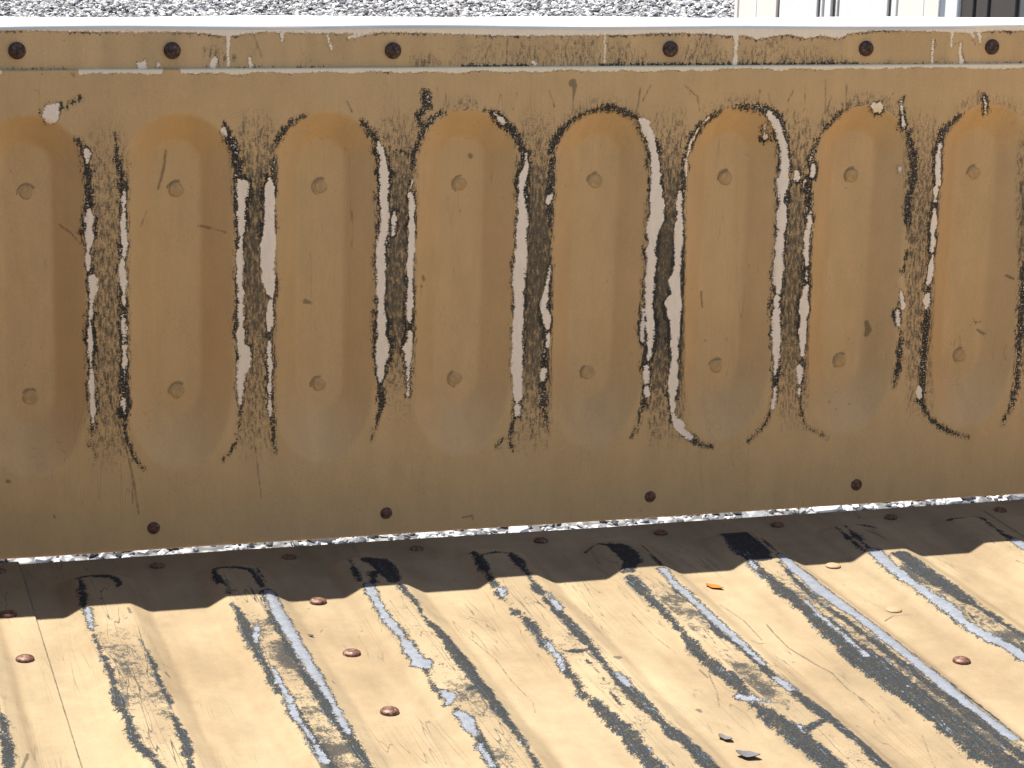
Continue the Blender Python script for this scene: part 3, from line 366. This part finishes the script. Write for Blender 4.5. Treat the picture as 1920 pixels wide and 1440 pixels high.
def gravel():
    t = (1 + 5 ** .5) / 2
    iv = np.array([(-1, t, 0), (1, t, 0), (-1, -t, 0), (1, -t, 0), (0, -1, t), (0, 1, t), (0, -1, -t), (0, 1, -t), (t, 0, -1), (t, 0, 1), (-t, 0, -1), (-t, 0, 1)], float)
    iv /= np.linalg.norm(iv[0])
    fi = np.array([(0, 11, 5), (0, 5, 1), (0, 1, 7), (0, 7, 10), (0, 10, 11), (1, 5, 9), (5, 11, 4), (11, 10, 2), (10, 7, 6), (7, 1, 8), (3, 9, 4), (3, 4, 2), (3, 2, 6), (3, 6, 8), (3, 8, 9), (4, 9, 5), (2, 4, 11), (6, 2, 10), (8, 6, 7), (9, 8, 1)])
    P = []
    def scatter(n, x0, x1, y0, y1, s0, s1):
        P.append(np.stack([NR.uniform(x0, x1, n), NR.uniform(y0, y1, n), NR.uniform(s0, s1, n) ** 1.0], -1))
    scatter(22000, .2, 9.0, 12.3, 15.2, .008, .024)
    scatter(7000, -.3, 2.9, 2.2, 3.0, .004, .0125)
    scatter(6000, -1.5, 8.0, 1.2, 12.2, .014, .034)
    P = np.concatenate(P); n = len(P)
    R = NR.randn(n, 3, 3)
    Q, _ = np.linalg.qr(R)
    sc = np.stack([NR.uniform(.8, 1.4, n), NR.uniform(.7, 1.1, n), NR.uniform(.45, .8, n)], -1)
    v = iv[None] * NR.uniform(.75, 1.2, (n, 12, 1)) * sc[:, None]
    v = np.einsum('nij,nkj->nki', Q, v) * P[:, 2][:, None, None]
    v[..., 2] *= .75
    v[..., 0] += P[:, 0][:, None]; v[..., 1] += P[:, 1][:, None]
    v[..., 2] += GZ + (P[:, 2] * .35)[:, None]
    F = (fi[None] + (np.arange(n) * 12)[:, None, None]).reshape(-1, 3)
    k = NR.rand(n)
    base = np.where((k < .40)[:, None], np.array([.46, .45, .44]), np.where((k < .68)[:, None], np.array([.30, .295, .29]), np.where((k < .80)[:, None], np.array([.44, .40, .36]), np.array([.10, .10, .105]))))
    base = base * NR.uniform(.5, 1.25, (n, 1))
    c = np.concatenate([base, np.ones((n, 1))], 1)
    c = np.repeat(c, 12, 0)
    o = mesh_obj('gravel', v.reshape(-1, 3), F, mat_stone(), None, False, {'tint': c})
    o['kind'] = 'stuff'; o['label'] = 'pale grey and white crushed stone gravel covering the yard'; o['category'] = 'gravel'
gravel()

# ------------------------------------------------------------------ tailgate
PITCH, ZB, ZL, ZT = 0.12, -0.1316, 0.2691, 0.3018
X0, X1 = -0.25, 1.68
tg = thing('tailgate', (0.42, 0.0, ZB), 'tan painted steel tailgate with a row of recessed oval flutes and chipped paint', 'tailgate')

xs = axis_grid([(X0, .004), (-.045, .0009), (.945, .004), X1])
zs = axis_grid([(ZB, .0009), (ZL - .006, .0004), ZL])
XX, ZZ = np.meshgrid(xs, zs, indexing='ij')
kk = np.round(XX / PITCH)
cx = kk * PITCH + .0008
za, zb = 0.0085, 0.1898
dz = ZZ - np.clip(ZZ, za, zb)
rr = np.hypot(XX - cx, np.where(dz < 0, dz * .62, dz))      # the lower end runs out more gently
DEP = .020
YY = DEP * ramp((.0437 - rr) / .024, .10)
YY = YY + (vnoise(XX, ZZ, 9, 1) - .5) * .0016 + (vnoise(XX, ZZ, 28, 2) - .5) * .0005   # dented sheet
edge = np.clip((ZZ - (ZL - .0010)) / .0010, 0, 1)
YY = YY + .0042 * (1 - np.sqrt(np.clip(1 - edge ** 2, 0, 1)))        # rolled top edge of the sheet
eb = np.clip(((ZB + .004) - ZZ) / .004, 0, 1)
YY = YY + .004 * (1 - np.sqrt(np.clip(1 - eb ** 2, 0, 1)))
V = np.stack([XX, YY, ZZ], -1).reshape(-1, 3)
F = grid_faces(len(xs), len(zs))
px, pz = V[:, 0].astype(float), V[:, 2].astype(float)
def tile(polys, L=8 * .12):                    # out of frame the wear goes on in the same manner
    return polys + [[(x + L, z, w) for x, z, w in q] for q in polys] + [[(x - L, z, w) for x, z, w in q] for q in polys]
prim = poly_field(px, pz, tile(PR))
dark = poly_field(px, pz, tile(DK))
for k in range(-2, 14):                        # dark arcs painted as rim shade, upper left of the weld spots
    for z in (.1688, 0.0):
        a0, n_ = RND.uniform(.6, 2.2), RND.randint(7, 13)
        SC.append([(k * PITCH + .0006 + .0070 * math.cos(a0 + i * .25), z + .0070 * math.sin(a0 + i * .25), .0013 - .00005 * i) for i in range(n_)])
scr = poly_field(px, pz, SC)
# top edge of the sheet worn to primer, ragged
lo = ZL - .0034 - .0016 * (vnoise(px, px * 0, 60, 5) - .5) - .0012 * (vnoise(px, px * 0, 17, 6) - .5)
te = (pz - lo) * 1400
for bx, bw in ((.030, .012), (.1147, .007), (.0, .018)):     # places where the paint still covers the edge
    te = np.where(np.abs(px - bx) < bw, np.minimum(te, -2.5), te)
prim = np.maximum(prim, np.clip(te, -8, 8)).astype(np.float32)
# grime between the flutes
grime = np.zeros(len(px), np.float32)
gz = np.array(GRZ)
for k in range(8):
    q = gz[k * 4:k * 4 + 4]
    o_ = np.argsort(q[:, 1]); q = q[o_]
    cxx = np.interp(pz, q[:, 1], q[:, 0]); hw = np.interp(pz, q[:, 1], q[:, 2]); d = np.interp(pz, q[:, 1], q[:, 3])
    fade = np.clip((pz - (-.075)) / .07, 0, 1) * np.clip((.245 - pz) / .07, 0, 1)
    grime = np.maximum(grime, d * fade * np.clip((hw + .004 - np.abs(px - cxx)) / .006, 0, 1))
flat = rr.reshape(-1) > .0437                  # smears above the flutes
smear = np.clip((.0437 + .018 - rr.reshape(-1)) / .018, 0, 1) * flat * (pz > .18) * .45 * vnoise(px, pz, 40, 8) * (px > .28)
grime = np.maximum(grime, smear).astype(np.float32)
rag = 1.8 * fbm(px, pz, 150, 3, 50) + 1.5 * fbm(px, pz, 55, 2, 54)
prim = prim + rag
grime = np.maximum(grime, np.clip((np.maximum(dark, prim) + 4.5) / 6, 0, 1) ** 1.5 * .55 * np.clip(.4 + 1.5 * vnoise(px, pz, 45, 58), 0, 1) * (pz < .262))
dark = dark + 2.0 * fbm(px, pz * .6, 90, 3, 60)
tone = .06 * fbm(px, pz, 7, 4, 70) + .06 * fbm(px, pz * .12, 70, 4, 75) + .07 * fbm(px, pz * .5, 90, 4, 77)
# small chips and specks scattered over the paint
sp = vnoise(px, pz, 150, 84) * vnoise(px, pz, 37, 85)
scr = np.maximum(scr, np.clip((sp - .86) * 14, -8, 2.))
hue = np.clip(.5 + .7 * fbm(px, pz * .4, 11, 4, 80), 0, 1)
hairs = np.clip(.15 + 1.6 * fbm(px, pz, 9, 3, 90), 0, 1)
warm = np.clip((pz - .255) / .008, 0, 1) + np.clip(fbm(px, pz, 18, 2, 95), 0, 1) * .6
halo = np.clip(1.6 + 5.5 * fbm(px, pz * .7, 45, 3, 99), -.6, 4.5)
halo = np.where(pz > .258, -.3 + .8 * fbm(px, pz, 60, 2, 98), halo)
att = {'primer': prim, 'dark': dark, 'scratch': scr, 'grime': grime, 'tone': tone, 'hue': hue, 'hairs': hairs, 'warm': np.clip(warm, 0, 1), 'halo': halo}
ease = lambda v: np.clip(v * .5 + .5, 0, 1)
V[:, 1] += .00030 * ease(prim) + .00012 * ease(dark) + NR.randn(len(px)) * .00002     # the missing coats of paint are real depth
fr = rr.reshape(-1)[F].max(1)
fk = kk.reshape(-1)[F[:, 0]].astype(int)
kmin, kmax = -2, 9
inside = (fr < .0475) & (fk >= kmin) & (fk <= kmax)
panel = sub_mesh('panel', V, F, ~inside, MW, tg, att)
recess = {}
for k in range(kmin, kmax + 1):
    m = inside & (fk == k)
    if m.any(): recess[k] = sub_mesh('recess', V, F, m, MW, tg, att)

# band above the sheet, with the bare line under the cap
xs = axis_grid([(X0, .004), (-.045, .0011), (.945, .004), X1])
zs = axis_grid([(ZL - .002, .0008), ZT])
XX, ZZ = np.meshgrid(xs, zs, indexing='ij')
YY = .0045 + (vnoise(XX, ZZ, 11, 3) - .5) * .0010
V = np.stack([XX, YY, ZZ], -1).reshape(-1, 3)
F = grid_faces(len(xs), len(zs))
px, pz = V[:, 0].astype(float), V[:, 2].astype(float)
te = np.array(TBE)
prim = np.maximum(poly_field(px, pz, TB), np.clip((pz - np.interp(px, te[:, 0], te[:, 1]) + .0009 * (vnoise(px, px * 0, 210, 9) - .5)) * 1000, -8, 8))
grime = np.zeros(len(px), np.float32)
for gx, gy, gr, gd in TBG:
    gd *= .40
    d = np.hypot((px - gx), (pz - gy) * 1.4)
    grime = np.maximum(grime, gd * np.clip(1.25 - d / (gr + .004), 0, 1))
# thin dark rim of undercoat along the chipped line and along the foot of the band
dkb = np.where(vnoise(px, px * 0, 24, 12) > .42, (.0007 - np.abs(pz - np.interp(px, te[:, 0], te[:, 1]) + .0006)) * 1000, -3)
dkf = np.where(vnoise(px, px * 0, 14, 13) > .45, (.0009 - np.abs(pz - ZL - .0006)) * 1000, -3) + np.where((px > .31) & (px < .71), .3, -1.2)
band = mesh_obj('top_band', V, F, MB, tg, True, {'primer': prim, 'dark': np.clip(np.maximum(dkb, dkf), -8, 8), 'scratch': poly_field(px, pz, SC), 'grime': grime,
    'tone': .08 * fbm(px, pz, 7, 4, 170) + .16 * fbm(px, pz * .12, 80, 4, 175), 'hue': np.clip(.6 + .9 * fbm(px, pz, 14, 4, 180), 0, 1), 'hairs': px * 0 + .3, 'warm': px * 0 + .3, 'halo': px * 0 + .1})

# flat top flange of the hollow tailgate, lit by the sun, front edge rounded
TH = .068
xs = axis_grid([(X0, .008), X1])
arc = [(.0042 + .0035 * (1 - math.cos(a)), ZT - .0012 + .0035 * math.sin(a)) for a in np.linspace(0, math.pi / 2, 6)]
prof = [(.0042, ZT - .0020)] + arc + [(.02, ZT + .0024), (.04, ZT + .0025), (TH - .004, ZT + .0023), (TH, ZT - .001), (TH, ZT - .02)]
n = len(prof)
V = [(x, y, z + .0005 * math.sin(x * 7) + .0006 * math.sin(x * 23 + y * 50)) for x in xs for (y, z) in prof]
mesh_obj('top_flange', V, grid_faces(len(xs), n), MCAP, tg)
v, f = box_vf(X0, X1, .0262, TH - .001, ZB + .001, ZT - .003)
mesh_obj('back_sheet', v, f, MTAN, tg, False)

def dome(r, h, seg=20, rings=5, flange=0.0):
    """domed bolt head around the z axis"""
    v, f = [], []
    pr = [(r * 1.0, 0), (r, h * .28)] + [(r * math.cos(a), h * .28 + h * .72 * math.sin(a)) for a in np.linspace(.18, math.pi / 2 - .12, rings)]
    if flange: pr = [(r * (1 + flange), 0), (r * (1 + flange), h * .12)] + pr[1:]
    for (a, z) in pr:
        for i in range(seg):
            t = 2 * math.pi * i / seg
            v.append((a * math.cos(t), a * math.sin(t), z))
    for j in range(len(pr) - 1):
        for i in range(seg):
            f.append((j * seg + i, j * seg + (i + 1) % seg, (j + 1) * seg + (i + 1) % seg, (j + 1) * seg + i))
    v.append((0, 0, pr[-1][1] + h * .02)); c = len(v) - 1; j = len(pr) - 1
    for i in range(seg): f.append((j * seg + i, j * seg + (i + 1) % seg, c))
    return v, f

def place(name, me, parent, loc, rot, sc=1.0):
    o = bpy.data.objects.new(name, me)
    COL.objects.link(o)
    o.parent = parent
    base = Vector(parent.location) + (Vector(parent.parent.location) if parent.parent else Vector((0, 0, 0)))
    o.location = Vector(loc) - base
    o.rotation_euler = rot
    o.scale = (sc, sc, sc)
    return o

def mk(name, vf, mat, smooth=True):
    me = bpy.data.meshes.new(name); me.from_pydata(vf[0], [], vf[1]); me.update()
    me.polygons.foreach_set('use_smooth', np.full(len(me.polygons), smooth))
    me.materials.append(mat)
    return me

bolt_me = mk('bolt', dome(.0068, .0040), MBOLT)
bolt2_me = mk('bolt', dome(.0068, .0034), MBOLTF)
FRONT = (math.radians(90), 0, 0)               # dome axis towards -y
for i, (x, z) in enumerate([(-.0053, .2838), (.1159, .2834), (.2965, .2826), (.5378, .2830), (.7187, .2827), (.8400, .2837), (1.02, .283), (-.19, .283)]):
    place('bolt', bolt_me, tg, (x, .0045, z), (FRONT[0], i * 1.3, 0), 1.0)
for i, (x, z) in enumerate([(.0972, -.1115), (.2960, -.1110), (.5360, -.1107), (.7354, -.1116), (.935, -.111), (-.104, -.111)]):
    place('bolt', bolt2_me, tg, (x, .0003, z), (FRONT[0], 2 + i * 1.3, 0), .78)

def weld_ring():
    """shallow dished weld mark: low ring round a slightly raised, uneven centre"""
    seg = 20
    pr = [(.0080, .0), (.0074, .0010), (.0064, .0019), (.0052, .0024), (.0040, .0024), (.0027, .0021), (.0014, .0021)]
    v, f = [], []
    for a, z in pr:
        for i in range(seg):
            t = 2 * math.pi * i / seg
            w = 1 + .05 * math.sin(3 * t + a * 900)
            v.append((a * w * math.cos(t), a * w * math.sin(t), z + .0002 * math.sin(2 * t + 1)))
    for j in range(len(pr) - 1):
        for i in range(seg):
            f.append((j * seg + i, j * seg + (i + 1) % seg, (j + 1) * seg + (i + 1) % seg, (j + 1) * seg + i))
    f.append(tuple((len(pr) - 1) * seg + i for i in range(seg)))
    return v, f
MWELD = mat_simple('grimy_weld_spot', (0.50, 0.32, 0.142), .7, 170, .7)
weld_me = mk('weld_spot', weld_ring(), MWELD)
for k, o in recess.items():
    for z, dx in ((.1688, 0), (0.0, 0)):
        x = k * PITCH + .0006
        p_ = place('weld_spot', weld_me, tg, (x, DEP + .0004, z), (FRONT[0], RND.uniform(0, 6), 0), RND.uniform(.72, .88))
        p_.parent = o; p_.location = (x, DEP + .0004, z)

# ------------------------------------------------------------------ cargo floor
ZF, RH, Q, Q0 = -0.1326, 0.0074, 0.10968, 0.0405
YE = -0.0076
fo = thing('cargo_bed', (0.42, -0.5, ZF - .02), 'sunlit tan cargo bed floor with raised ribs worn down to dark undercoat and metal', 'truck bed')
xs = axis_grid([(X0, .004), (-.075, .0009), (.93, .004), X1])
ys = axis_grid([(-1.35, .008), (-.62, .0018), (-.10, .0012), YE])
XX, YY = np.meshgrid(xs, ys, indexing='ij')
left = XX < -.0146
c0 = np.where(left, -.0745, Q0)
kk = np.where(left, np.round((XX + .0745) / Q), np.clip(np.round((XX - Q0) / Q), 0, 99))
cx = np.where(left, -.0745 + kk * Q, Q0 + kk * Q)
YR = -.072                                   # where the ribs end
dx = np.abs(XX - cx) - .0175
dy = np.maximum(YY - (YR - .006), 0)
dd = np.where((dx > -.008) & (dy > 0), np.hypot(np.maximum(dx + .008, 0), dy) - .008 + .0, np.maximum(dx, YY - YR - .002))
dd = np.maximum(dd, np.maximum(dx, -1))
HH = RH * ramp(1 - np.clip(dd, -.05, .05) / .0150, .17)
step = np.where(left, .0026, 0)
ZZ = ZF + HH + step + (vnoise(XX, YY, 7, 21) - .5) * .0012 + (vnoise(XX, YY, 25, 22) - .5) * .0003
ZZ -= .003 * np.clip((YY - (YE - .003)) / .003, 0, 1) ** 2
V = np.stack([XX, YY, ZZ], -1).reshape(-1, 3)
F = grid_faces(len(xs), len(ys))
px, py = V[:, 0].astype(float), V[:, 1].astype(float)
prim, dark, scr = poly_field(px, py, FM), poly_field(px, py, FD), poly_field(px, py, FSC)
k1 = kk.reshape(-1).astype(int); lf = left.reshape(-1)
gd = {0: .55, 1: .75, 2: .52, 3: .46, 4: .60, 5: .85, 6: .75, 7: .6}
g = np.zeros(len(px))
for k, d in gd.items():
    g = np.where((~lf) & (k1 == k), d, g)
g = np.where(lf, .5, g)
top = np.clip((.0185 - np.abs(px - cx.reshape(-1))) / .004, 0, 1) * (py < YR + .004)
var = .55 + .9 * vnoise(px, py, 22, 31) * vnoise(px, py, 60, 32) * 1.4
far = np.clip((-.14 - py) / .06, .45, 1)
grime = np.clip(g * top * var * far, 0, 1)
# outside the readings (out of frame) the ribs carry the same edge wear
outk = ((lf & (k1 < 0)) | ((~lf) & (k1 > 7)) | (py < -.60)) & (py < YR)
ew = (.0035 - np.abs(np.abs(px - cx.reshape(-1)) - .015)) * 1000 * vnoise(px, py, 15, 40) - .8
dark = np.where(outk, np.maximum(dark, ew), dark)
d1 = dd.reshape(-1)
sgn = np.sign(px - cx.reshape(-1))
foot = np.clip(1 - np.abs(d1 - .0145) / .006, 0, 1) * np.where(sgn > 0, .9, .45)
scr = np.maximum(scr, np.clip((.0007 - np.abs(px + .0143)) * 1000, -8, 8))      # shadow line of the lap joint, painted into the colour
prim = prim + 2.2 * fbm(px, py * .6, 80, 3, 150)
dark = np.clip(dark, -8, 8) + 3.2 * fbm(px, py * .6, 70, 3, 160)
tone = .13 * fbm(px, py, 9, 5, 170) + .16 * fbm(px, py * .15, 55, 4, 175) + .10 * fbm(px, py, 70, 4, 178)
hue = np.clip(.30 + 1.7 * fbm(px, py * .5, 16, 5, 180), 0, 1)
hairs = np.clip(.10 + 1.8 * fbm(px, py, 10, 3, 190), 0, 1)
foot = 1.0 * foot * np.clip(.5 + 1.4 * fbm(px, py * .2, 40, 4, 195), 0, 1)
sp = vnoise(px, py, 130, 184) * vnoise(px, py, 33, 185)
scr = np.maximum(scr, np.clip((sp - .86) * 14, -8, 2.))
V[:, 2] += -.00030 * ease(prim) - .00012 * ease(dark) + NR.randn(len(px)) * .000035
att = {'primer': prim, 'dark': dark, 'scratch': scr, 'grime': grime, 'foot': foot, 'tone': tone, 'hue': hue, 'hairs': hairs}
fd = d1[F].max(1); fl_ = lf[F].all(1); fe = lf[F].any(1) & ~fl_
fk = k1[F[:, 0]]
ribm = (fd < .0185) & ~fe
sub_mesh('floor_sheet', V, F, fl_ & ~ribm, MF, fo, att)
sub_mesh('floor_sheet', V, F, ~fl_ & ~ribm, MF, fo, att)
for k in range(-3, 1):
    m = ribm & fl_ & (fk == k)
    if m.any(): sub_mesh('raised_rib', V, F, m, MF, fo, att)
for k in range(0, 12):
    m = ribm & ~fl_ & (fk == k)
    if m.any(): sub_mesh('raised_rib', V, F, m, MF, fo, att)
v, f = box_vf(X0, X1, -1.35, YE - .004, ZF - .02, ZF - .004)
mesh_obj('under_frame', v, f, MTAN, fo, False)
# the sides of the cargo bed, just outside the picture: the right one faces the sun, the left one is in shade
for xa, xb in ((X0 - .05, X0 - .004), (1.685, 1.73)):
    v, f = box_vf(xa, xb, -1.6, .05, ZF - .02, .40)
    mesh_obj('side_wall', v, f, MTAN, fo, False)
bf_me = mk('bolt', dome(.0068, .0036, 20, 5), MBOLTF)
spots = [(Q0 - .0011 + Q * (k + .5), -.0385) for k in range(-1, 9)]
spots = [s_ for s_ in spots if s_[0] > 0] + [(-.033, -.033), (-.0345, -.1375), (-.0313, -.2353)]
spots += [(.2040, y) for y in (-.1513, -.2684, -.3847, -.501)] + [(.6464, y) for y in (-.3822, -.498)]
for i, (x, y) in enumerate(spots):
    place('bolt', bf_me, fo, (x, y, ZF + .0002 + (.0026 if x < -.0146 else 0)), (0, 0, i * 1.1), 1.0 if y < -.1 else .9)
MBP = mat_simple('painted_bolt', (0.30, 0.195, 0.105), .4, 200, .65)
bp_me = mk('bolt', dome(.0064, .0022, 18, 4), MBP)
for x, y in ((.6464, -.2661), (.6445, -.1535)):
    place('bolt', bp_me, fo, (x, y, ZF + .0002), (0, 0, 0), 1.0)

# ------------------------------------------------------------------ litter on the floor
def flake(name, x, y, z, L, W, rot, col, label, cat, h=.0012):
    v, f = [], []
    n = 9
    for i in range(n):
        t = i / (n - 1) * 2 - 1
        w = W * max(.08, (1 - t * t) ** .6) * (1 + .2 * math.sin(5 * t + L * 900))
        zc = h * (.4 + .6 * t * t)
        for q, s_ in ((-1, .3), (0, 0.), (1, .3)):
            v.append((t * L, q * w, zc + s_ * h * .5))
            v.append((t * L, q * w, zc + s_ * h * .5 - .0004))
    for i in range(n - 1):
        for q in range(2):
            a, b = i * 6 + q * 2, (i + 1) * 6 + q * 2
            f += [(a, b, b + 2, a + 2), (a + 1, a + 3, b + 3, b + 1)]
    me = mk(name, (v, f), mat_simple(name + '_mat', col, .4, 300, .6))
    o = bpy.data.objects.new(name, me); COL.objects.link(o)
    o.location = (x, y, z); o.rotation_euler = (0, 0, rot)
    o['label'] = label; o['category'] = cat
    if cat == 'scrap': o['group'] = 'grey scraps lying on the floor'
    return o
flake('orange_chip', .5257, -.1835, ZF + .0008, .0085, .0036, math.radians(-52), (0.60, 0.115, 0.008), 'small bright orange chip lying on the sunlit floor near the shadow edge', 'chip')
flake('dark_flake', FLK[2][0], FLK[2][1], ZF + .0006, .0060, .0022, math.radians(-40), (0.05, 0.05, 0.05), 'small dark flake on the floor right of a worn rib near two bolts', 'flake')

flake('grey_scrap', FLK[0][0], FLK[0][1], ZF + .0010, .0085, .0046, math.radians(-35), (0.10, 0.095, 0.095), 'curled grey scrap lying on the floor between two ribs at the bottom of the view', 'scrap', .0026)
flake('grey_scrap', FLK[1][0], FLK[1][1], ZF + .0008, .0060, .0030, math.radians(-60), (0.12, 0.105, 0.095), 'smaller grey flake just behind the curled grey scrap', 'scrap', .0018)

# ------------------------------------------------------------------ behind the truck
def slab(name, x0, x1, y0, y1, z0, z1, mat, parent, bev=.006):
    b = min(bev, (x1 - x0) * .3, (y1 - y0) * .3)
    v, f = [], []
    ring = [(x0 + b, y0), (x1 - b, y0), (x1, y0 + b), (x1, y1), (x0, y1), (x0, y0 + b)]
    for z in (z0, z1):
        v += [(x, y, z) for x, y in ring]
    for i in range(6):
        j = (i + 1) % 6
        f.append((i, j, j + 6, i + 6))
    f += [(5, 4, 3, 2, 1, 0), (6, 7, 8, 9, 10, 11)]
    return mesh_obj(name, v, f, mat, parent, False)
MCREAM = mat_simple('weathered_cream_paint', (0.66, 0.60, 0.53), .10, 7, .6, 0, (1, 1, .25), .1, .002)
MPALE = mat_simple('weathered_pale_grey_paint', (0.62, 0.595, 0.575), .10, 7, .6, 0, (1, 1, .25), .1, .002)
MBROWN = mat_simple('dark_brown_frame_paint', (0.050, 0.040, 0.035), .4, 12, .7)
MGREYD = mat_simple('dark_grey_steel', (0.085, 0.085, 0.085), .25, 8, .7)
MBLUE = mat_simple('blue_grey_steel', (0.17, 0.185, 0.22), .2, 9, .6)
def turned(o, ang): o.rotation_euler = (0, 0, ang)
def lslab(name, x0, x1, y0, y1, z0, z1, mat, parent, bev=.006):      # in the parent's own frame
    o = slab(name, x0, x1, y0, y1, z0, z1, mat, parent, bev); o.location = (0, 0, 0); return o
mz1 = 2.2
cb = thing('storage_container', (5.0977, 11.0139, GZ), 'pale cream panelled metal container standing on the gravel behind the tailgate', 'container')
turned(cb, -1.57080)
C = [-0.0, 0.0566, 0.3099, 0.5994, 0.6366, 1.1375, 1.1856, 1.2129, 1.2401, 1.3211, 1.3745, 1.3945, 1.4209, 1.9896, 2.0378, 2.0975, 2.1153, 2.3875, 2.5551, 2.6263, 2.7556, 2.7874]
lslab('container_body', C[0] + .012, C[20] - .004, .014, 1.2, 0, mz1, MBROWN, cb, .01)
for name, a, b, dy, mt in [
    ('corner_post', C[0], C[1] - .003, -.02, MCREAM), ('door_panel', C[1], C[3], 0, MCREAM), ('door_panel', C[4], C[5], .01, MPALE),
    ('rod', C[6], C[7], .0, MPALE), ('rod', C[8], C[9], .0, MPALE), ('rod', C[10], C[11], .01, MPALE), ('door_panel', C[12], C[13], .01, MPALE),
    ('rod', C[14], C[15], 0, MPALE), ('door_panel', C[16], C[18] - .002, 0, MCREAM), ('rod', C[18], C[19] - .002, .02, MBLUE), ('corner_post', C[19], C[20], -.02, MPALE)]:
    lslab(name, a, b, dy * .3, .0135, .02, mz1 - .02, mt, cb)
for x in (C[2], C[17]):
    lslab('seam_rib', x - .010, x + .010, -.002, -.0003, .05, mz1 - .1, MPALE, cb, .002)
db = thing('dark_cabinet', (5.0977, 8.2553, GZ), 'dark grey steel cabinet with brown posts right of the cream container', 'cabinet')
turned(db, -1.57080)
lslab('cabinet_body', .01, 1.6, .025, 1.1, 0, mz1, MGREYD, db, .01)
for a, b in ((.004, .12), (.15, .26), (.29, .52)):
    lslab('post', a, b, .01, .024, .01, mz1 - .05, MBROWN, db)
